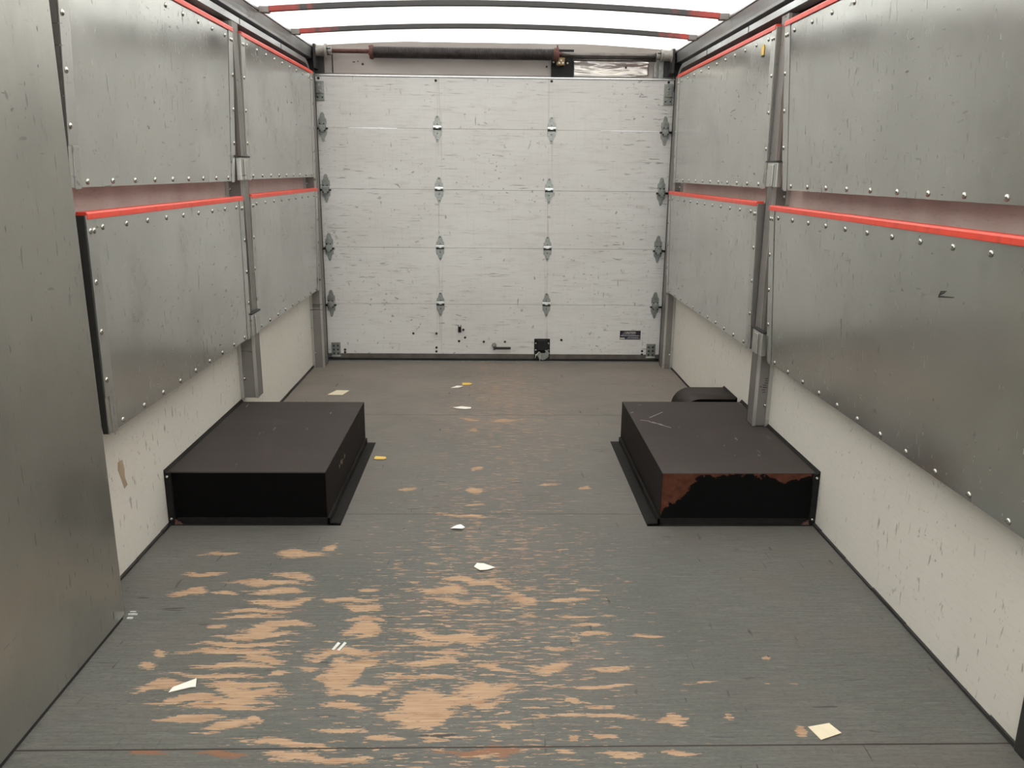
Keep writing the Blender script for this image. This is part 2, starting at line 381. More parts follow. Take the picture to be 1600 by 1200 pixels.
PEEL = ( (-0.89,2.454,0.071,0.014),(-0.633,2.424,0.093,0.027),(-0.551,2.484,0.025,0.0285),(-0.911,2.308,0.075,0.0205),(-0.625,2.299,0.079,0.025),(-0.69,2.255,0.132,0.0155),(-0.646,2.212,0.105,0.0155),(-0.909,2.186,0.062,0.019),(-0.803,2.189,0.047,0.0115),(-0.629,2.159,0.106,0.026),(-0.676,2.098,0.131,0.012),(-0.685,2.067,0.108,0.01),(-0.768,2.024,0.032,0.013),(-0.609,2.014,0.112,0.0325),(-0.659,1.969,0.129,0.0125),(-0.671,1.932,0.136,0.015),(-0.683,1.897,0.15,0.0145),(-0.602,1.869,0.068,0.0205),(-0.663,1.833,0.133,0.014),(-0.543,1.802,0.027,0.0135),(-0.697,1.785,0.125,0.013),(-0.805,1.729,0.08,0.02),(-0.621,1.753,0.11,0.013),(-0.609,1.722,0.107,0.0325),(-0.673,1.679,0.162,0.017),(-0.633,1.653,0.118,0.014),(-0.695,1.615,0.093,0.0135),(-0.553,1.605,0.025,0.0175),(-0.608,1.577,0.064,0.0195),(-0.875,1.877,0.022,0.0235),(-0.883,1.808,0.027,0.019),(-0.45,1.535,0.123,0.0145),(-0.382,1.496,0.138,0.016),(-0.429,2.147,0.093,0.0185),(-0.382,2.086,0.064,0.031),(-0.365,2.034,0.062,0.0135),(-0.365,1.974,0.066,0.0285),(-0.382,1.871,0.119,0.02),(-0.473,1.821,0.027,0.011),(-0.37,1.801,0.089,0.035),(-0.358,1.726,0.077,0.0125),(-0.356,1.676,0.064,0.019),(-0.348,1.583,0.072,0.0085),(-0.062,2.248,0.113,0.024),(-0.161,2.202,0.082,0.0195),(0.079,2.178,0.054,0.045),(-0.128,2.152,0.105,0.0145),(0.212,2.151,0.072,0.0115),(0.275,2.207,0.043,0.0115),(-0.378,2.207,0.038,0.0115),(-0.138,1.972,0.157,0.0285),(-0.178,1.922,0.069,0.015),(-0.118,1.875,0.072,0.0145),(-0.168,1.829,0.098,0.0165),(-0.008,1.812,0.049,0.0215),(0.137,1.827,0.059,0.022),(-0.196,1.772,0.116,0.0105),(0.266,1.953,0.065,0.0125),(0.256,2.004,0.057,0.01),(0.23,2.051,0.06,0.0085),(0.162,1.899,0.034,0.015),(0.411,1.955,0.059,0.009),(0.294,1.809,0.062,0.014),(0.255,1.738,0.079,0.0075),(-0.022,1.71,0.09,0.025),(-0.33,1.735,0.099,0.013),(-0.129,1.658,0.168,0.038),(-0.161,1.623,0.085,0.023),(0.186,1.681,0.024,0.017),(0.245,1.659,0.042,0.0115),(0.245,1.623,0.127,0.0095),(0.407,1.62,0.038,0.016),(-0.25,1.551,0.061,0.0105),(-0.13,1.544,0.037,0.008),(0.019,1.579,0.022,0.011),(0.172,1.55,0.013,0.0125),(0.247,1.548,0.036,0.0085),(0.151,1.502,0.028,0.008),(0.274,1.501,0.058,0.01),(0.396,1.499,0.042,0.01),(0.541,1.621,0.012,0.016),(0.69,1.563,0.016,0.0235),(0.738,1.741,0.024,0.005),(0.675,1.736,0.013,0.005),(0.506,1.745,0.054,0.0055),(0.705,1.848,0.017,0.0085),(-0.077,3.011,0.043,0.0205),(-0.343,2.998,0.051,0.0135),(0.358,3.013,0.031,0.0205),(0.221,3.053,0.052,0.021),(-0.077,2.858,0.044,0.012),(-0.124,2.758,0.117,0.017),(-0.073,3.218,0.033,0.0225),(-0.119,3.945,0.065,0.022),(-0.1,3.788,0.025,0.0305),(0.059,3.936,0.098,0.022) )
PEEL_RED = ((-0.589, 1.502, 0.069, 0.01), (-0.744, 1.504, 0.057, 0.008), (-0.022, 1.496, 0.111, 0.016))

# ------------------------------------------------------------------ the shell
def make_floor():
    ys = np.concatenate([np.arange(YB, 1.38, .12), np.arange(1.38, 3.0, .008), np.arange(3.0, 5.33, .016)])
    xs = np.linspace(-WX, WX, 200)
    X, Y = np.meshgrid(xs, ys); X = X.ravel(); Y = Y.ravel(); nx, ny = len(xs), len(ys)
    me = bpy.data.meshes.new('floor')
    i = np.arange(nx * ny).reshape(ny, nx)
    F = np.stack([i[:-1, :-1].ravel(), i[:-1, 1:].ravel(), i[1:, 1:].ravel(), i[1:, :-1].ravel()], 1)
    o0 = nx * ny
    V = [(x, y, 0) for x, y in zip(X.tolist(), Y.tolist())] + [(-WX, YB, -.04), (WX, YB, -.04), (WX, ys[-1], -.04), (-WX, ys[-1], -.04)]
    me.from_pydata(V, [], F.tolist() + [(o0 + 3, o0 + 2, o0 + 1, o0)]); me.update()
    WARP = np.sin(X * 9 + 2.1 * np.sin(Y * 7)) * .7 + np.sin(X * 23 + Y * 31) * .45 + np.sin(X * 51 - Y * 17 + 1.3 * np.sin(X * 14)) * .3
    def field(E, wob=0.0):
        f = np.full(len(X), -1.0)
        for cx, cy, a, b in E:
            wy = Y + WARP * b * 1.1
            d = 1 - np.sqrt(((X - cx) / (a * 1.22)) ** 2 + ((wy - cy) / (b * 1.28)) ** 2)
            f = np.maximum(f, d)
        return np.clip(f * 1.1 + .16, -.6, .82)
    zone = .55 * np.exp(-((X + .35) / .5) ** 2) + .6 * np.exp(-((X - .12) / .45) ** 2)
    zone *= np.exp(-((Y - 1.9) / 1.3) ** 2) * .9 + .35
    red = .62 * np.exp(-((X - .05) / .6) ** 2) * (.45 + .55 * np.exp(-((Y - 4.4) / 1.3) ** 2) + .35 * np.exp(-((Y - 2.2) / .9) ** 2))
    for nm, arr in (('zone', zone), ('peel', field(PEEL)), ('peel_dark', field(PEEL_RED)), ('peel_red', np.clip(red, 0, 1))):
        a = me.attributes.new(nm, 'FLOAT', 'POINT')
        a.data.foreach_set('value', np.concatenate([arr, np.zeros(4)]).astype(np.float32))
    me.materials.append(M['floor'])
    o = bpy.data.objects.new('floor', me); COL.objects.link(o); o['kind'] = 'structure'
make_floor()

for side, s in (('left', -1), ('right', 1)):
    w = MB().box(s * WX, s * (WX + .03), YB, 5.30, 0, 1.06)
    wall = obj('wall_' + side, w, 'wall', loc=(s * WX, 0, 0), kind='structure')
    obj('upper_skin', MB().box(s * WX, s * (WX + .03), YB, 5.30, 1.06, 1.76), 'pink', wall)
    obj('cove', MB().box(s * (WX - .004), s * (WX + .03), YB, 5.30, 1.76, 1.95), 'maroon', wall)  # top of the wall, its shade put into the dark maroon
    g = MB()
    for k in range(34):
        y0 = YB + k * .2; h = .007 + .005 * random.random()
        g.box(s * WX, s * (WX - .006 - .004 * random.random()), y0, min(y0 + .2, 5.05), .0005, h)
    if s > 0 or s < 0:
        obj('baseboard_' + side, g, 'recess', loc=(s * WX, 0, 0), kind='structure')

# rear wall round the roller door
bw = MB().box(-WX - .03, -1.04, 5.264, 5.30, 0, 1.95).box(1.05, WX + .03, 5.264, 5.30, 0, 1.95)
wb = obj('wall_back', bw, 'post', loc=(0, 5.3, 0), kind='structure')
obj('header_sheet', MB().box(-1.035, .338, 5.262, 5.268, 1.785, 1.918), 'header', wb)
obj('header_joint', MB().box(-.985, -.978, 5.259, 5.262, 1.785, 1.90), 'recess', wb)
obj('header_beam', MB().box(-1.10, 1.10, 5.268, 5.30, 1.757, 1.97), 'header', wb)
# buckled silver sheet at the right of the header
sm = MB(); nx, nz = 60, 14; vs = []
for j in range(nz):
    for i in range(nx):
        u, v = i / (nx - 1), j / (nz - 1)
        x = .478 + u * .46; z = 1.785 + v * .118
        y = 5.262 - .004 + .004 * math.sin(2.2 * u * 3 + 9 * v + 1.5 * math.sin(5 * u)) * math.sin(math.pi * v)
        if v < .2: z += .012 * max(0, u - .75) * 4 * (1 - v * 5)
        vs.append((x, y, z))
fs = [(j * nx + i, j * nx + i + 1, (j + 1) * nx + i + 1, (j + 1) * nx + i) for j in range(nz - 1) for i in range(nx - 1)]
sm.add(vs, fs, True)
ss = obj('silver_sheet', sm, 'silver', wb)
ss.modifiers.new('solid', 'SOLIDIFY').thickness = .0015
for x in (-.80, .315, .495, .80):
    obj('bolt', MB().lathe((x, 5.262, 1.838), 'Y', [(-.008, .005), (0, .007)], 10), 'darkbolt', wb)
obj('header_hole', MB().box(-.86, -.845, 5.2605, 5.262, 1.846, 1.852).box(-.832, -.824, 5.2605, 5.262, 1.85, 1.856), 'recess', wb)
obj('end_plate', MB().box(-1.095, -1.035, 5.255, 5.262, 1.78, 1.90).box(.97, .985, 5.25, 5.262, 1.785, 1.87).box(1.0, 1.10, 5.255, 5.262, 1.78, 1.90), 'zinc', wb)
obj('bottom_channel', MB().box(-1.10, 1.11, 5.225, 5.30, 0, .006), 'zinc', wb)
obj('wall_front', MB().box(-WX - .03, WX + .03, YB - .03, YB, 0, .75).box(-WX - .03, WX + .03, YB - .03, YB, 1.75, 1.97), 'bulk', loc=(0, YB, 0), kind='structure')  # unseen front wall; the opening is added to let fill daylight in

# arched translucent roof
rp = []
for i in range(25):
    x = -1.10 + 2.2 * i / 24; rp.append((x, 1.938 + .042 * (1 - (x / 1.1) ** 2)))
prof = rp + [(x, z + .003) for x, z in rp[::-1]]
obj('ceiling', MB().prism(prof, 'Y', YB, 5.285, True), 'roof', loc=(0, 0, 1.94), kind='structure')

# cant rails
for k, s in ((1, -1), (2, 1)):
    r = MB().prism([(s * 1.090, 1.857), (s * 1.0885, 1.868), (s * 1.084, 1.888), (s * 1.078, 1.912), (s * WX, 1.912), (s * WX, 1.857)], 'Y', YB, 5.20)
    r.prism([(s * 1.072, 1.914), (s * 1.072, 1.922), (s * 1.080, 1.936), (s * WX, 1.936), (s * WX, 1.914)], 'Y', YB, 5.24)
    obj('trim_%d' % k, r, 'track', loc=(s * 1.09, 0, 1.86), kind='structure', bevel=.0015)

# roof bows
def bow(y, label, group):
    pts = []
    n = 28
    for i in range(n + 1):
        x = -1.035 + 2.07 * i / n; pts.append((x, 1.908 + .042 * (1 - (x / 1.08) ** 2)))
    t = thing('roof_bow', (0, y, 1.91), label, 'roof bow', group)
    p = MB().prism(pts + [(x, z + .024) for x, z in pts[::-1]], 'Y', y - .014, y + .014, False)
    obj('bar', p, 'bow', t, bevel=.002)
    for s in (-1, 1):
        b = MB().box(s * 1.03, s * 1.075, y - .018, y + .018, 1.906, 1.934)
        obj('end_bracket', b, 'post', t, bevel=.003)
bow(4.64, 'curved grey roof bow with red ends, the one nearest the roller door', 'roof bows across the translucent roof')
bow(4.032, 'curved grey roof bow with red ends, next to the top edge of the photo', 'roof bows across the translucent roof')
for y in (3.42, 2.81, 2.20, 1.59, .98, .37, -.24, -.85):
    bow(y, 'curved roof bow nearer than the two in view', 'roof bows across the translucent roof')

# ------------------------------------------------------------------ door tracks
def sweep(path, prof, s):
    """sweep a closed (x, n) profile along a path in the YZ plane; n points to the left of travel"""
    mb = MB(); vs = []; m = len(prof)
    for i, (y, z) in enumerate(path):
        a = path[max(i - 1, 0)]; b = path[min(i + 1, len(path) - 1)]
        d = Vector((b[0] - a[0], b[1] - a[1])).normalized(); nn = Vector((-d.y, d.x))
        for px, pn in prof: vs.append((s * px, y + nn.x * pn, z + nn.y * pn))
    fs = []
    for i in range(len(path) - 1):
        for k in range(m): fs.append((i * m + k, i * m + (k + 1) % m, (i + 1) * m + (k + 1) % m, (i + 1) * m + k))
    fs += [tuple(range(m))[::-1], tuple((len(path) - 1) * m + k for k in range(m))]
    return mb.add(vs, fs)
path = [(1.56, 1.825)] + [(4.99 + .19 * math.sin(a), 1.635 + .19 * math.cos(a)) for a in [math.pi / 2 * k / 10 for k in range(11)]] + [(5.18, .012)]
cprof = [(1.09, -.013), (1.138, -.013), (1.138, .013), (1.125, .013), (1.125, .010), (1.134, .010), (1.134, -.010), (1.093, -.010), (1.093, .012), (1.09, .012)]
for s, sd in ((-1, 'left'), (1, 'right')):
    t = thing('door_track', (s * 1.11, 5.18, 0), 'galvanised roller door track curving down beside the door on the %s' % sd, 'door track', 'roller door tracks')
    obj('channel', sweep(path[:10], cprof, s), 'track', t)
    obj('vertical_channel', sweep(path[9:], cprof, s), 'dark_track', t)
    obj('corner_bracket', MB().box(s * 1.095, s * 1.149, 5.235, 5.262, 1.70, 1.90), 'recess', t)
    for y in (3.0, 3.75, 4.45): obj('joint', MB().box(s * 1.0885, s * 1.09, y, y + .004, 1.813, 1.837), 'recess', t)
    if s > 0:
        obj('tape_scrap', MB().box(1.100, 1.112, 5.163, 5.166, .205, .260), 'white_nut', t)['label'] = 'scrap of white tape on the track'

# ------------------------------------------------------------------ wall posts
def post(s, y, w, xi, z0, z1, label, brackets=True, grp='wall posts between the folded shelves'):
    t = thing('wall_post', (s * WX, y, z0), label, 'wall post', grp)
    p = MB().prism([(s * (WX - .001), y), (s * xi, y), (s * xi, y + w), (s * (WX - .001), y + w)], 'Z', z0, z1)
    obj('channel', p, 'post', t, bevel=.003)
    fl = MB().box(s * (WX - .001), s * (WX - .016), y - .006, y + .0005, z0, z1).box(s * (xi - .0015), s * (xi + .012), y - .003, y + .0005, z0, z1)
    obj('flange', fl, 'strip', t)
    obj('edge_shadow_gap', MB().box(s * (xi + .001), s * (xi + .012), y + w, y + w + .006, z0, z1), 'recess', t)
    if brackets:
        for zb in (.515, 1.172):
            b = MB().box(s * xi, s * (xi - .022), y - .085, y + .03, zb, zb + .092)
            b.box(s * (xi - .022), s * (xi - .028), y - .05, y + .0, zb + .002, zb + .085)
            br = obj('hinge_bracket', b, 'strip', t, bevel=.003)
            obj('hinge_slot', MB().box(s * (xi - .004), s * (xi - .0235), y - .088, y + .045, zb + .093, zb + .099), 'recess', br)
    for z in (z0 + .09, 1.135):
        obj('rivet', MB().lathe((s * (WX - .02), y, z), 'Y', [(-.005, .003), (-.003, .006), (0, .0075)], 12), 'rivet', t)
    return t
lp = post(-1, 3.58, .075, 1.072, .212, 1.80, 'galvanised post standing behind the left black floor box, between the folded shelves')
rp_ = post(1, 3.23, .075, 1.083, .196, 1.80, 'galvanised post rising from the back of the rusty right floor box')
post(-1, 5.06, .10, 1.074, .0, 1.78, 'galvanised corner post left of the roller door', False)
post(1, 5.06, .10, 1.087, .0, 1.78, 'galvanised corner post right of the roller door', False)
post(-1, 2.045, .055, 1.098, .0, 1.80, 'galvanised post in the dark gap beside the tall aluminium sheet', False)
# dark printed strokes on the right post
pm = MB()
for x, z, w, h in ((1.112, .372, .016, .003), (1.112, .362, .018, .004), (1.110, .352, .015, .003), (1.113, .342, .013, .003), (1.120, .400, .012, .003),
                   (1.121, .391, .010, .003), (1.119, .381, .013, .003), (1.100, .366, .008, .003), (1.093, .372, .003, .012)):
    pm.box(x, x + w, 3.2285, 3.2295, z, z + h)
obj('printed_mark', pm, 'recess', rp_)

# near right end post (door frame of the front opening)
t = thing('end_post', (WX, 1.45, 0), 'dark upright post at the right edge of the photo', 'post')
obj('channel', MB().box(1.139, 1.1495, 1.30, 1.500, 0, 1.90), 'recess', t, bevel=.004)

# ------------------------------------------------------------------ folded shelves
rm = MB().lathe((0, 0, 0), 'X', [(0, .0082), (.0015, .008), (.0032, .006), (.0042, .003), (.0045, .0006)], 14)
rivet_src = {}
def rivet(parent, s, x, y, z, k=1.0):
    key = s
    if key not in rivet_src:
        r = MB(); r.v = [(x - s * v[0], y + v[1], z + v[2]) for v in rm.v]; r.f = rm.f; r.smooth = rm.smooth
        o = obj('rivet', r, 'rivet', parent, loc=(x, y, z)); rivet_src[key] = o; return o
    return copy_of(rivet_src[key], parent, (x, y, z))
def shelf(s, y0, y1, xb, zb, xt, zt, label, fmat='post'):
    L = y1 - y0
    t = thing('folding_shelf', (s * xb, y0, zb), label, 'folding shelf', 'folded aluminium shelves')
    X = lambda z: s * (xb + (xt - xb) * (z - zb) / (zt - zb))
    dt, db = s * .072, s * .016
    pan = MB()
    th = s * .003
    pan.hexa([(X(zb), y0, zb), (X(zb), y1, zb), (X(zb) + th, y1, zb), (X(zb) + th, y0, zb),
              (X(zt), y0, zt), (X(zt), y1, zt), (X(zt) + th, y1, zt), (X(zt) + th, y0, zt)])
    obj('pan', pan, 'panel', t)
    for ya, yb in ((y0, y0 + .003), (y1 - .003, y1)):
        fl = MB()
        fl.hexa([(X(zb) + th, ya, zb), (X(zb) + th, yb, zb), (X(zb) + db, yb, zb), (X(zb) + db, ya, zb),
                 (X(zt) + th, ya, zt), (X(zt) + th, yb, zt), (X(zt) + dt, yb, zt), (X(zt) + dt, ya, zt)])
        obj('side_flange', fl, fmat, t)
    for ya, yb in ((y0 + .001, y0 + .05), (y1 - .05, y1 - .001)):
        e = MB(); p = -s * .0028; z0 = zb + .103
        e.hexa([(X(z0) + p, ya, z0), (X(z0) + p, yb, z0), (X(z0), yb, z0), (X(z0), ya, z0),
                (X(zt) + p, ya, zt), (X(zt) + p, yb, zt), (X(zt), yb, zt), (X(zt), ya, zt)])
        obj('end_strip', e, 'strip', t, bevel=.0008)
        ys_ = yb if ya < y0 + .01 else ya - .0022
        g = MB(); p2 = -s * .0006
        g.hexa([(X(zb) + p2, ys_, zb), (X(zb) + p2, ys_ + .0022, zb), (X(zb), ys_ + .0022, zb), (X(zb), ys_, zb),
                (X(zt) + p2, ys_, zt - .01), (X(zt) + p2, ys_ + .0022, zt - .01), (X(zt), ys_ + .0022, zt - .01), (X(zt), ys_, zt - .01)])
        obj('strip_seam', g, 'recess', t)
        e = MB(); q = ya + .02 if ya < y0 + .01 else ya; q2 = yb if ya < y0 + .01 else yb - .02
        e.hexa([(X(zb) + p, q, zb - .004), (X(zb) + p, q2, zb - .004), (X(zb), q2, zb - .004), (X(zb), q, zb - .004),
                (X(z0) + p, q, z0), (X(z0) + p, q2, z0), (X(z0), q2, z0), (X(z0), q, z0)])
        obj('end_strip', e, 'strip', t, bevel=.0008)
    xs = X(zt)
    tr = MB().prism([(xs - s * .006, zt - .010), (xs - s * .0055, zt + .004), (xs - s * .002, zt + .009), (xs + s * .024, zt + .009), (xs + s * .026, zt - .002), (xs, zt - .002), (xs - s * .0028, zt - .010)], 'Y', y0 + .002, y1 - .002)
    obj('edge_trim', tr, 'red', t, bevel=.002)['label'] = 'red plastic edge strip'
    obj('top_flange', MB().box(xs + s * .026, xs + s * .068, y0 + .004, y1 - .004, zt - .004, zt - .001), 'post', t)
    n = max(4, round(L / .155))
    for i in range(n):
        y = y0 + .09 + (L - .18) * i / (n - 1)
        rivet(t, s, X(zt - .034), y, zt - .034); rivet(t, s, X(zb + .014), y, zb + .014)
    for i in range(4):
        z = zb + .15 + (zt - zb - .19) * i / 3
        for y in (y0 + .014, y1 - .014): rivet(t, s, X(z) - s * .0028, y, z)
    for y in (y0 + .034, y1 - .034): rivet(t, s, X(zt - .04) - s * .0028, y, zt - .04)
    return t
shelf(-1, 2.135, 3.486, 1.058, .515, 1.052, 1.101, 'folded aluminium shelf at lower left, beside the tall aluminium sheet and above the white wall', 'recess')
shelf(-1, 3.655, 5.045, 1.083, .501, 1.067, 1.103, 'short folded aluminium shelf at lower left, next to the roller door')
shelf(-1, 2.130, 3.486, 1.076, 1.170, 1.046, 1.752, 'upper left folded aluminium shelf next to the tall aluminium sheet')
shelf(-1, 3.655, 5.045, 1.074, 1.175, 1.063, 1.764, 'upper left folded aluminium shelf next to the roller door')
near_low = shelf(1, 1.32, 3.110, 1.078, .504, 1.037, 1.099, 'lower right folded aluminium shelf, the near one with a black scratched tick mark')
shelf(1, 3.325, 5.018, 1.075, .506, 1.058, 1.105, 'lower right folded aluminium shelf next to the roller door, above the small arched cover')
shelf(1, 1.32, 3.100, 1.072, 1.165, 1.030, 1.740, 'upper right folded aluminium shelf, the near one reaching the right edge of the photo')
SBX = lambda z: 1.078 + (1.037 - 1.078) * (z - .504) / (1.099 - .504)
sy = shelf(1, 3.305, 5.000, 1.075, 1.167, 1.067, 1.765, 'upper right folded aluminium shelf next to the roller door, with a yellow tag on it')
yt = obj('tag', MB().prism([(3.437, 1.680), (3.460, 1.680), (3.466, 1.690), (3.466, 1.712), (3.458, 1.720), (3.442, 1.720), (3.436, 1.708)], 'X', 1.064, 1.0665), 'yellow', sy)
yt['label'] = 'yellow tag with a black lower edge'
obj('tag_edge', MB().box(1.0632, 1.067, 3.437, 3.461, 1.674, 1.680), 'recess', sy)
# dark tick scraped into the near lower right shelf
tk = MB(); e = .0012
for (ya, za), (yb, zb_), w in (((1.893, .945), (1.885, .957), .003), ((1.885, .957), (1.862, .962), .002), ((1.893, .945), (1.830, .952), .0022), ((1.890, .950), (1.868, .958), .002)):
    xa = SBX(za) - e; xb_ = SBX(zb_) - e
    tk.add([(xa, ya, za - w), (xb_, yb, zb_ - w * .4), (xb_, yb, zb_ + w * .4), (xa, ya, za + w), (xa + .001, ya, za - w), (xb_ + .001, yb, zb_ - w * .4), (xb_ + .001, yb, zb_ + w * .4), (xa + .001, ya, za + w)],
           [(3, 2, 1, 0), (4, 5, 6, 7), (0, 1, 5, 4), (1, 2, 6, 5), (2, 3, 7, 6), (3, 0, 4, 7)])
obj('scrape_mark', tk, 'recess', near_low)['label'] = 'black scraped tick mark'

# ------------------------------------------------------------------ tall sheet at the left front
t = thing('wall_sheet', (-1.05, .6, 0), 'tall worn aluminium sheet standing at the left edge of the photo', 'metal sheet')
obj('sheet', MB().box(-1.0376, -1.0416, YB + .02, 2.058, .012, 1.88), 'tall', t)
obj('foot_angle', MB().box(-1.0400, -1.06, YB + .02, 2.05, .0, .012), 'recess', t)
obj('backing', MB().box(-1.0416, -1.075, 2.03, 2.045, .0, 1.88), 'recess', t)
for y, z in ((1.50, .62), (1.46, .30), (1.46, 1.22)):
    obj('rivet', MB().lathe((-1.0376, y, z), 'X', [(0, .007), (.002, .006), (.004, .001)], 12), 'rivet', t)
d = MB()
d.box(-1.035, -1.010, 2.07, 2.075, 0, .004).box(-1.030, -1.015, 2.05, 2.058, 0, .003).box(-1.036, -1.02, 2.085, 2.089, 0, .003)
obj('torn_foil_end', d, 'foil', t)

# ------------------------------------------------------------------ black floor boxes
def floor_box(s, xi, y0, y1, h, label, front='black'):
    t = thing('floor_box', (s * 1.149, y0, 0), label, 'floor box')
    body = MB().box(s * 1.149, s * xi, y0 + .003, y1, 0, h)
    obj('housing', body, 'black', t, bevel=.003)
    obj('front_plate', MB().box(s * 1.149, s * (xi + .001), y0, y0 + .003, 0, h - .002), front, t)
    w = .048
    fl = MB().box(s * (xi - w), s * xi, y0 - .014, y1 - .01, .0005, .004).box(s * 1.149, s * (xi - w + .002), y0 - .014, y0, .0005, .004)
    fl.box(s * (xi - .009), s * xi, y0 - .006, y1 - .01, .0005, .026).box(s * 1.12, s * (xi - .009), y0 - .006, y0, .0005, .026)
    obj('floor_flange', fl, 'black_angle', t, bevel=.001)
    wf = MB().prism([(s * 1.149, 0), (s * 1.149, h + .002), (s * 1.128, h + .002), (s * 1.128, 0)], 'Y', y0 - .012, y0 + .002)
    wf.prism([(s * 1.149, h), (s * 1.149, h + .012), (s * 1.140, h)], 'Y', y0 - .012, y1)
    obj('wall_flange', wf, 'black_angle', t)
    for z in (.025, h - .012):
        obj('screw', MB().lathe((s * 1.138, y0 - .012, z), 'Y', [(-.004, .003), (-.002, .005), (0, .006)], 10), 'rivet', t)
    obj('corner_weld', MB().add([(s * 1.148, y0 - .013, .002), (s * 1.10, y0 - .013, .003), (s * 1.115, y0 - .004, .016), (s * 1.146, y0 - .006, .028), (s * 1.148, y0, .002), (s * 1.10, y0, .002)],
        [(0, 1, 2, 3), (0, 3, 4), (1, 5, 2), (0, 4, 5, 1), (2, 5, 4, 3)]), 'rust', t)
    return t
left_box = floor_box(-1, .594, 2.682, 3.577, .1953, 'plain black steel floor box against the left wall')
right_box = floor_box(1, .592, 2.675, 3.600, .1953, 'black steel floor box against the right wall, its front edge rusted brown', 'rustface')

# small arched cover behind the right floor box
t = thing('arched_cover', (1.149, 3.66, 0), 'small black cover with a rounded corner behind the right floor box', 'cover')
def arch(r_, x0, zt):
    return [(1.149, 0), (1.149, zt)] + [(x0 + r_ - r_ * math.sin(a), zt - r_ + r_ * math.cos(a)) for a in [math.pi / 2 * k / 10 for k in range(11)]] + [(x0, 0)]
obj('shell', MB().prism(arch(.09, .886, .189), 'Y', 3.665, 3.886, True), 'black', t)
obj('wall_flange', MB().prism([(1.149, .18), (1.149, .196), (1.145, .196), (1.140, .189)], 'Y', 3.665, 3.886), 'black', t)

# ------------------------------------------------------------------ roller door
door = bpy.data.objects.new('door_1', None); COL.objects.link(door); door.location = (0, YD, 0); door['kind'] = 'structure'
SE = [.050, .3806, .7424, 1.1031, 1.4688, 1.7650]
XL, XR = -1.086, 1.098
for i in range(5):
    z0, z1 = SE[i], SE[i + 1]
    p = MB()
    if i == 4:   # the joint under the top panel is sprung open at both sides
        nseg = 40; n0 = []
        for k in range(nseg + 1):
            x = XL + (XR - XL) * k / nseg
            g = .0006 * max(0, 1 - abs(x + .72) / .22) + .0005 * max(0, 1 - abs(x - .84) / .20)
            n0.append((x, z0 + .0005 + g))
        p.prism(n0 + [(XR, z1), (XL, z1)], 'Y', YD, YD + .024)
    else:
        p.box(XL, XR, YD, YD + .024, z0 + .0008, z1 - .0006)
    o = obj('door_panel', p, 'door', door, loc=(0, YD, z0), bevel=.0012)
    if i < 4:
        obj('joint_seal', MB().box(-.60 if i == 3 else XL, .66 if i == 3 else XR, YD + .010, YD + .020, z1 - .004, z1 + .006), 'recess', door)
        if i == 3:
            obj('joint_seal', MB().box(XL, -.90, YD + .010, YD + .020, z1 - .004, z1 + .006), 'recess', door)
obj('top_rail', MB().box(XL, XR, YD - .006, YD + .02, 1.7665, 1.7745), 'bright', door, bevel=.001)
obj('bottom_rail', MB().box(XL + .03, XR - .03, YD - .004, YD + .02, .020, .0495), 'rail', door, bevel=.001)
obj('bottom_seal', MB().box(XL, XR, YD - .002, YD + .018, .004, .0205), 'rubber', door)

def leaf(sgn, pts):
    return [(x, z) for x, z in pts] + [(-x, z) for x, z in pts[::-1]]
UP = [(.025, .004), (.025, .036), (.017, .043), (.0115, .066), (.006, .076)]
DN = [(.025, -.004), (.025, -.036), (.015, -.046), (.009, -.068), (.004, -.080)]
def hinge(x, z):
    g = obj('hinge', MB().prism([(x + a, z + b) for a, b in leaf(1, UP)], 'Y', YD - .0035, YD), 'zinc', door, loc=(x, YD, z), bevel=.0008)
    obj('lower_leaf', MB().prism([(x + a, z + b) for a, b in leaf(1, DN)], 'Y', YD - .0035, YD), 'zinc', g, loc=(x, YD, z), bevel=.0008)
    obj('knuckle', MB().box(x - .026, x + .026, YD - .013, YD - .003, z + .006, z + .017).box(x - .010, x + .010, YD - .013, YD - .003, z, z + .007), 'bright', g, loc=(x, YD, z), bevel=.002)
    obj('hinge_pin', MB().lathe((x - .025, YD - .008, z - .003), 'X', [(0, .005), (.05, .005)], 10), 'recess', g, loc=(x, YD, z))
    b = MB()
    for dz in (.068, .026, -.028, -.066): b.lathe((x, YD - .0035, z + dz), 'Y', [(-.003, .002), (0, .0035)], 8)
    obj('screw', b, 'darkbolt', g, loc=(x, YD, z))
    return g
def roller_hinge(x, z, s):
    g = obj('roller_hinge', MB().prism([(x + a, z + b + .012) for a, b in leaf(1, UP)], 'Y', YD - .0035, YD), 'zinc', door, loc=(x, YD, z), bevel=.0008)
    obj('lower_leaf', MB().prism([(x + a, z + b - .006) for a, b in leaf(1, DN)], 'Y', YD - .0035, YD), 'zinc', g, loc=(x, YD, z), bevel=.0008)
    obj('roller_holder', MB().prism([(x - .022, z + .012), (x + .022, z + .012), (x + .02, z - .01), (x + .012, z - .03), (x - .012, z - .03), (x - .02, z - .01)], 'Y', YD - .028, YD - .0035), 'zinc', g, loc=(x, YD, z), bevel=.003)
    obj('roller_stem', MB().lathe((x - s * .034, YD - .018, z - .008), 'X', [(0, .0062), (s * .085, .0062)], 10), 'recess', g, loc=(x, YD, z))
    b = MB()
    for dx, dz in ((-.012, .02), (.012, .02), (-.014, -.02), (.014, -.02)): b.lathe((x + dx, YD - .028, z + dz), 'Y', [(-.002, .003), (0, .0045)], 8)
    obj('nut', b, 'darkbolt', g, loc=(x, YD, z))
for z, xa, xb in ((SE[4], -.352, .352), (SE[3], -.346, .344), (SE[2], -.343, .342), (SE[1], -.345, .343)):
    hinge(xa, z); hinge(xb, z)
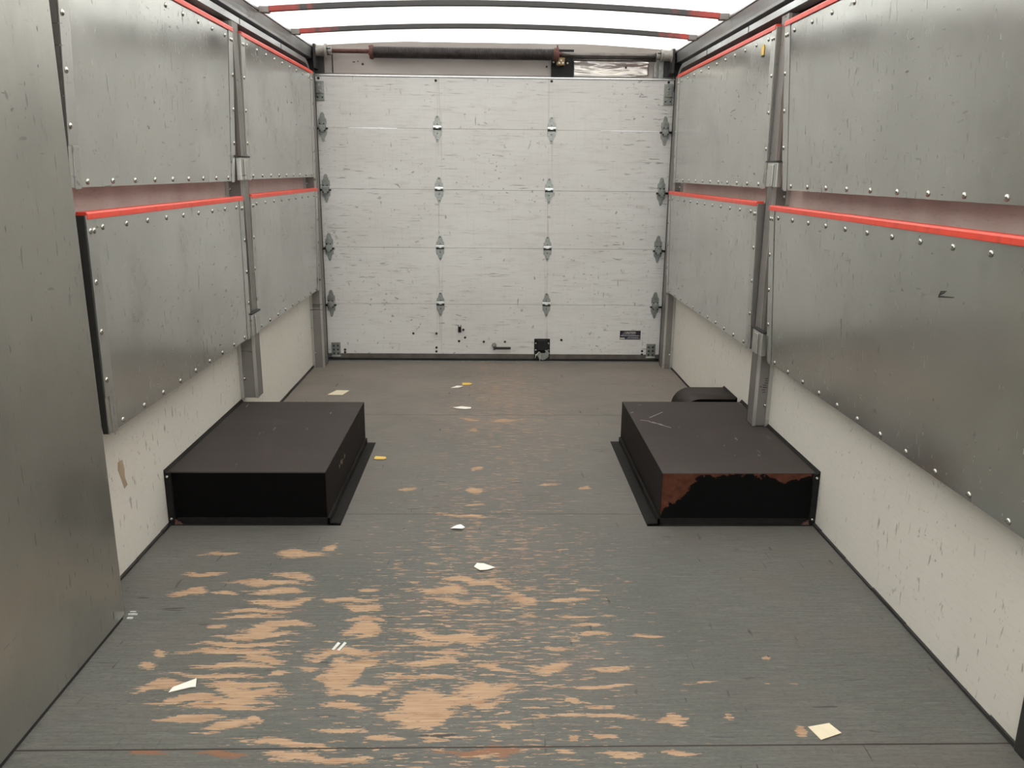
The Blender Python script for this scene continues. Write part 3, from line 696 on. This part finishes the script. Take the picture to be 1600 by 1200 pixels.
for z, xa, xb in ((SE[4], -1.053, 1.055), (SE[3], -1.050, 1.053), (SE[2], -1.046, 1.052), (SE[1], -1.050, 1.053)):
    roller_hinge(xa, z, -1); roller_hinge(xb, z, 1)
def plate(nm, x0, x1, z0, z1, nuts, s):
    p = obj(nm, MB().box(x0, x1, YD - .006, YD, z0, z1).box(x0 + .004, x1 - .004, YD - .022, YD - .006, z0 + (z1 - z0) * .38, z1 - .006), 'zinc', door, loc=(x0, YD, z0), bevel=.002)
    b = MB()
    for x, z in nuts: b.lathe((x, YD - .022, z), 'Y', [(-.006, .004), (-.004, .0065), (0, .0065)], 8)
    obj('nut', b, 'rivet', p, loc=(x0, YD, z0))
    b = MB()
    for x in (x0 + .012, x1 - .012): b.lathe((x, YD - .006, z0 + .022), 'Y', [(-.002, .004), (0, .005)], 8)
    obj('bolt', b, 'darkbolt', p, loc=(x0, YD, z0))
    return p
plate('top_roller_bracket', -1.086, -1.034, 1.621, 1.735, ((-1.062, 1.712), (-1.058, 1.680)), -1)
plate('top_roller_bracket', 1.036, 1.090, 1.621, 1.745, ((1.060, 1.716), (1.060, 1.684)), 1)
for x0, x1 in ((-1.061, -1.003), (1.011, 1.070)):
    p = obj('bottom_roller_bracket', MB().box(x0, x1, YD - .010, YD, .028, .125), 'zinc', door, loc=(x0, YD, 0), bevel=.002)
    b = MB()
    for i in (0, 1):
        for k in (0, 1, 2): b.lathe((x0 + .016 + .026 * i, YD - .010, .052 + .026 * k), 'Y', [(-.005, .004), (-.003, .007), (0, .007)], 8)
    obj('nut', b, 'recess', p, loc=(x0, YD, 0))
    obj('bright_lip', MB().box(x0, x1, YD - .013, YD - .009, .032, .040), 'bright', p, loc=(x0, YD, 0))
for x, z in ((-.525, .186), (-.374, .187), (-.227, .136), (-.187, .160), (-.064, .133), (.075, .133), (-.375, .092), (-.376, .066), (-.975, .075), (-.975, .058), (.985, .075),
             (.985, .052), (-.358, 1.747), (.346, 1.752), (.447, .147), (-1.066, 1.752), (1.062, 1.755)):
    obj('bolt_head', MB().lathe((x, YD - .0, z), 'Y', [(-.004, .004), (-.0025, .0075), (0, .008)], 12), 'darkbolt', door, loc=(x, YD, z))
# small dark catch
c = obj('catch', MB().box(-.232, -.212, YD - .012, YD, .196, .232).box(-.232, -.228, YD - .012, YD, .232, .244).box(-.216, -.212, YD - .012, YD, .232, .244), 'rubber', door, loc=(-.22, YD, .2), bevel=.001)
obj('catch_pin', MB().lathe((-.198, YD - .008, .212), 'Y', [(-.006, .006), (.008, .008)], 12), 'darkbolt', c, loc=(-.22, YD, .2))
# handle
h = obj('pull_handle', MB().lathe((.004, YD, .108), 'Y', [(-.024, .010), (-.020, .013), (-.006, .014), (0, .017)], 18), 'zinc', door, loc=(.004, YD, .108))
obj('grip', MB().box(-.002, .012, YD - .026, YD - .018, .082, .108).box(.010, .113, YD - .030, YD - .017, .088, .103), 'recess', h, loc=(.004, YD, .108), bevel=.003)
# latch
l = obj('latch_plate', MB().box(.268, .372, YD - .008, YD, .022, .156).box(.290, .352, YD - .03, YD - .008, .085, .148), 'rubber', door, loc=(.32, YD, .09), bevel=.003)
b = MB()
for x in (.279, .361):
    for z in (.125, .080, .048): b.lathe((x, YD - .008, z), 'Y', [(-.004, .003), (-.003, .0055), (0, .006)], 10)
obj('rivet', b, 'rivet', l, loc=(.32, YD, .09))
obj('latch_pawl', MB().prism([(.285, .050), (.300, .062), (.335, .060), (.352, .072), (.362, .060), (.366, .036), (.340, .018), (.322, .014), (.300, .024)], 'Y', YD - .016, YD - .009)
    .prism([(.338, .080), (.350, .088), (.370, .060), (.360, .052)], 'Y', YD - .024, YD - .016), 'zinc', l, loc=(.32, YD, .09), bevel=.0015)
obj('cord', MB().tube([(.276, YD - .018, .030), (.280, YD - .02, .048), (.292, YD - .022, .062), (.300, YD - .024, .072), (.308, YD - .024, .066), (.308, YD - .024, .045), (.305, YD - .024, .010)], .0022), 'rope', l, loc=(.32, YD, .09))
# warning decal
dm = plain('decal_blue_black', (.012, .012, .022), .35)
wm = plain('decal_print', (.55, .55, .62), .5)
dc = obj('warning_decal', MB().box(.832, .970, YD - .0012, YD, .153, .213), dm, door, loc=(.9, YD, .183))
obj('decal_border', MB().box(.829, .832, YD - .001, YD, .152, .214).box(.970, .9735, YD - .001, YD, .152, .214).box(.829, .9735, YD - .0008, YD, .213, .2155), 'white_nut', dc, loc=(.9, YD, .183))
def text_mesh(txt, size, loc, mat, parent, name, wid=None):
    cu = bpy.data.curves.new(name, 'FONT'); cu.body = txt; cu.size = size; cu.align_x = 'CENTER'; cu.extrude = .0003
    o = bpy.data.objects.new('t', cu); COL.objects.link(o)
    bpy.context.view_layer.update()
    me = bpy.data.meshes.new_from_object(o.evaluated_get(bpy.context.evaluated_depsgraph_get()))
    bpy.data.objects.remove(o); bpy.data.curves.remove(cu)
    me.transform(Matrix.Rotation(math.pi / 2, 4, 'X'))
    if wid:
        w = max(v.co.x for v in me.vertices) - min(v.co.x for v in me.vertices); me.transform(Matrix.Scale(wid / w, 4, (1, 0, 0)))
    me.materials.clear(); me.materials.append(mat)
    q = bpy.data.objects.new(name, me); COL.objects.link(q); q.parent = parent; q.location = Vector(loc) - wloc(parent)
    return q
text_mesh('! CAUTION', .016, (.897, YD - .0016, .1945), M['wpaper'], dc, 'heading', .078)
fine = MB(); random.seed(3)
for z, x0, x1 in ((.1885, .848, .935), (.1795, .838, .955), (.1765, .842, .965), (.1665, .885, .955), (.1605, .875, .966)):
    x = x0
    while x < x1:
        w = random.uniform(.004, .012); fine.box(x, min(x + w, x1), YD - .0016, YD - .0011, z, z + .0022); x += w + .0016
obj('small_print', fine, wm, dc, loc=(.9, YD, .183))
obj('decal_logo', MB().box(.834, .866, YD - .0016, YD - .0011, .158, .165), 'white_nut', dc, loc=(.9, YD, .183))

# ------------------------------------------------------------------ torsion spring and shaft over the door
YS = 5.19
M['tube'] = plain('dull_steel_tube', (.16, .145, .135), .35, .8, .2, 20)
t = thing('spring_shaft', (0, YS, 1.905), 'long steel shaft with a dark coiled torsion spring across the top of the roller door', 'door shaft')
obj('shaft', MB().lathe((-1.06, YS, 1.901), 'X', [(0, .0125), (2.12, .0125)], 16), 'rust', t)
obj('shaft_tube', MB().lathe((.40, YS, 1.897), 'X', [(0, .0165), (.60, .0165)], 16).lathe((.47, YS + .01, 1.874), 'X', [(0, .009), (.50, .009)], 12), 'tube', t)
# closely wound spring
mb = MB(); vs = []; fs = []; turns = 96; seg = 14; L0, L1 = -.722, .352; n = turns * seg
for k in range(n + 1):
    a = 2 * math.pi * k / seg; x = L0 + (L1 - L0) * k / n
    for j in range(6):
        b = 2 * math.pi * j / 6; rr = .0295 + .0042 * math.cos(b); xx = x + .0072 * math.sin(b)
        vs.append((xx, YS + rr * math.cos(a), 1.897 + rr * math.sin(a)))
for k in range(n):
    for j in range(6): fs.append((k * 6 + j, k * 6 + (j + 1) % 6, (k + 1) * 6 + (j + 1) % 6, (k + 1) * 6 + j))
mb.add(vs, fs, True)
M['cast'] = plain('cast_aluminium', (.30, .285, .26), .5, .5, .25, 40)
M['spring'] = plain('dark_spring_steel', (.035, .028, .027), .5, .5, .4, 30)
obj('torsion_spring', mb, 'spring', t)
obj('spring_cone', MB().lathe((-.745, YS, 1.897), 'X', [(0, .034), (.006, .041), (.020, .041), (.024, .030), (.05, .027)], 20), 'rust', t, bevel=.002)
for a in range(4):
    aa = a * math.pi / 2 + .4
    obj('set_bolt', MB().lathe((-.738, YS + .032 * math.cos(aa), 1.897 + .032 * math.sin(aa)), 'X', [(-.010, .007), (.004, .007)], 8), 'rust', t)
obj('spring_cone', MB().lathe((.345, YS, 1.897), 'X', [(0, .028), (.012, .040), (.034, .040), (.040, .02)], 20), 'rust', t, bevel=.002)
obj('set_bolt', MB().box(.369, .377, YS - .01, YS + .0, 1.93, 1.95), 'rust', t)
cb = obj('center_bracket', MB().box(.343, .478, 5.245, 5.262, 1.778, 1.935), 'rubber', t)
obj('bearing_plate', MB().box(.372, .418, YS - .012, 5.245, 1.838, 1.880), 'gold', cb, bevel=.002)
b = MB()
for x, z in ((.395, 1.864), (.385, 1.850), (.407, 1.850)): b.lathe((x, YS - .012, z), 'Y', [(-.006, .003), (-.004, .0055), (0, .006)], 8)
for x, z in ((.356, 1.862), (.440, 1.857)): b.lathe((x, 5.245, z), 'Y', [(-.006, .003), (-.004, .0055), (0, .006)], 8)
obj('nut', b, 'white_nut', cb)
for s in (-1, 1):
    drum = MB().lathe((s * 1.035, YS, 1.901), 'X', [(-.042, .030), (-.040, .037), (-.034, .037), (-.030, .031), (.020, .031), (.024, .040), (.036, .040), (.038, .034)], 22)
    dr = obj('cable_drum', drum, 'cast', t, bevel=.001)
    obj('drum_hub', MB().lathe((s * .985, YS, 1.901), 'X', [(-.018, .021), (.018, .021)], 14), 'cast', dr)
    b = MB()
    for a in range(3):
        aa = a * 2.1 + .5; b.lathe((s * .985, YS + .018 * math.cos(aa), 1.901 + .018 * math.sin(aa)), 'X', [(-.012, .006), (.012, .006)], 8)
    obj('set_screw', b, 'recess', dr)
    obj('bearing_bracket', MB().box(s * 1.06, s * 1.073, YS - .045, 5.262, 1.80, 1.935).box(s * 1.03, s * 1.09, 5.235, 5.255, 1.785, 1.93), 'recess', dr)

# ------------------------------------------------------------------ litter on the floor
def flat(name, pts, h, mat, label, cat, curl=0.0, group=None):
    cx = sum(p[0] for p in pts) / len(pts); cy = sum(p[1] for p in pts) / len(pts)
    mb = MB(); n = len(pts)
    zz = [.0012 + curl * ((i * 7) % 3) / 2 for i in range(n)]
    vs = [(p[0], p[1], z) for p, z in zip(pts, zz)] + [(cx, cy, .0012)] + [(p[0], p[1], z + h) for p, z in zip(pts, zz)] + [(cx, cy, .0012 + h)]
    fs = [(i, (i + 1) % n, n) [::-1] for i in range(n)] + [(n + 1 + i, n + 1 + (i + 1) % n, 2 * n + 1) for i in range(n)]
    fs += [(i, (i + 1) % n, n + 1 + (i + 1) % n, n + 1 + i) for i in range(n)]
    mb.add(vs, fs)
    return tag(obj(name, mb, mat, loc=(cx, cy, 0)), label, cat, group)
def P(cx, cy, pts): return [(cx + a, cy + b) for a, b in pts]
flat('paper_label', [(-.930, 4.395), (-.845, 4.392), (-.822, 4.487), (-.895, 4.492)], .0008, 'paper', 'cream rectangular paper on the floor in front of the roller door at left', 'paper')
flat('paper_label', [(.712, 1.577), (.765, 1.588), (.779, 1.553), (.725, 1.533)], .0008, 'paper', 'cream square paper on the floor at the lower right', 'paper', .002)
flat('paper_scrap', P(-.214, 4.573, [(-.035, -.02), (.01, -.022), (.037, .012), (.0, .03)]), .001, 'wpaper', 'white paper scrap beside the far yellow tag on the floor', 'paper scrap', .003)
flat('paper_scrap', P(-.172, 4.14, [(-.045, .012), (-.02, -.012), (.02, -.03), (.05, -.01), (.052, .010), (.0, .022)]), .001, 'wpaper', 'white paper scrap in the middle of the aisle behind the floor boxes', 'paper scrap', .003)
flat('yellow_tag', P(-.160, 4.640, [(-.025, -.02), (.018, -.02), (.036, .0), (.018, .03), (-.025, .03)]), .001, 'yellow', 'small yellow tag on the floor near the roller door', 'tag', .002)
flat('yellow_tag', P(-.499, 3.365, [(-.026, -.006), (-.018, -.020), (.018, -.022), (.028, -.005), (.022, .012), (-.022, .016)]), .001, 'yellow', 'yellow tag on the floor beside the left black floor box', 'tag', .002)
flat('paper_chip', P(-.036, 2.350, [(-.031, .004), (-.022, .026), (.0, .020), (.036, -.001), (.012, -.018), (-.012, -.024)]), .0015, 'wpaper', 'pointed white chip on the bare plywood in the middle of the aisle', 'paper chip', .003)
flat('paper_strip', [(-.787, 1.717), (-.783, 1.735), (-.738, 1.768), (-.730, 1.738), (-.742, 1.735)], .002, 'wpaper', 'rolled white paper strip on the peeled plywood at lower left', 'paper strip', .002)
flat('tape_piece', P(-.421, 1.912, [(-.010, -.016), (-.003, -.020), (.008, .012), (.000, .018)]), .0008, 'foil', 'pale tape sliver in the middle left of the floor, the left of a pair', 'tape', 0)
flat('tape_piece', P(-.406, 1.910, [(-.010, -.018), (-.003, -.021), (.009, .016), (.002, .020)]), .0008, 'foil', 'pale tape sliver in the middle left of the floor, the right of a pair', 'tape', 0)
flat('crumpled_foil', P(-.129, 2.640, [(-.028, .0), (-.010, .018), (.008, .022), (.024, .010), (.016, -.010), (-.012, -.012)]), .001, 'foil', 'small crumpled white foil on the floor between the two black boxes', 'foil', .006)

# ------------------------------------------------------------------ marks that belong to their surfaces
def marks(name, parent, mat, segs, w, z, label=None):
    mb = MB()
    for pts in segs:
        for (xa, ya), (xb_, yb_) in zip(pts[:-1], pts[1:]):
            d = Vector((xb_ - xa, yb_ - ya)).normalized(); nx, ny = -d.y * w / 2, d.x * w / 2
            mb.hexa([(xa - nx, ya - ny, z), (xb_ - nx, yb_ - ny, z), (xb_ + nx, yb_ + ny, z), (xa + nx, ya + ny, z),
                     (xa - nx, ya - ny, z + .0004), (xb_ - nx, yb_ - ny, z + .0004), (xb_ + nx, yb_ + ny, z + .0004), (xa + nx, ya + ny, z + .0004)])
    o = obj(name, mb, mat, parent)
    if label: o['label'] = label
marks('scratch_mark', right_box, 'header', [[(.672, 3.345), (.745, 3.430)], [(.625, 3.310), (.655, 3.300), (.672, 3.270), (.700, 3.255), (.715, 3.225), (.735, 3.205)], [(.672, 3.285), (.705, 3.235)]], .0035, .1953, 'pale scratches on the lid')
ym = MB()
for y in (2.93, 2.96, 2.985, 3.01, 3.04): ym.box(-.5945, -.5932, y, y + .016, .118 + .006 * math.sin(y * 90), .130 + .006 * math.sin(y * 60))
obj('paint_mark', ym, 'gold', left_box)['label'] = 'faint yellow mark'
pt = MB().prism([(2.355, .352), (2.385, .350), (2.392, .318), (2.388, .292), (2.400, .262), (2.378, .258), (2.362, .300), (2.350, .330)], 'X', -1.15, -1.1492)
obj('peeled_patch', pt, plain('bare_tan_board', (.42, .32, .22), .7), bpy.data.objects['wall_left'])
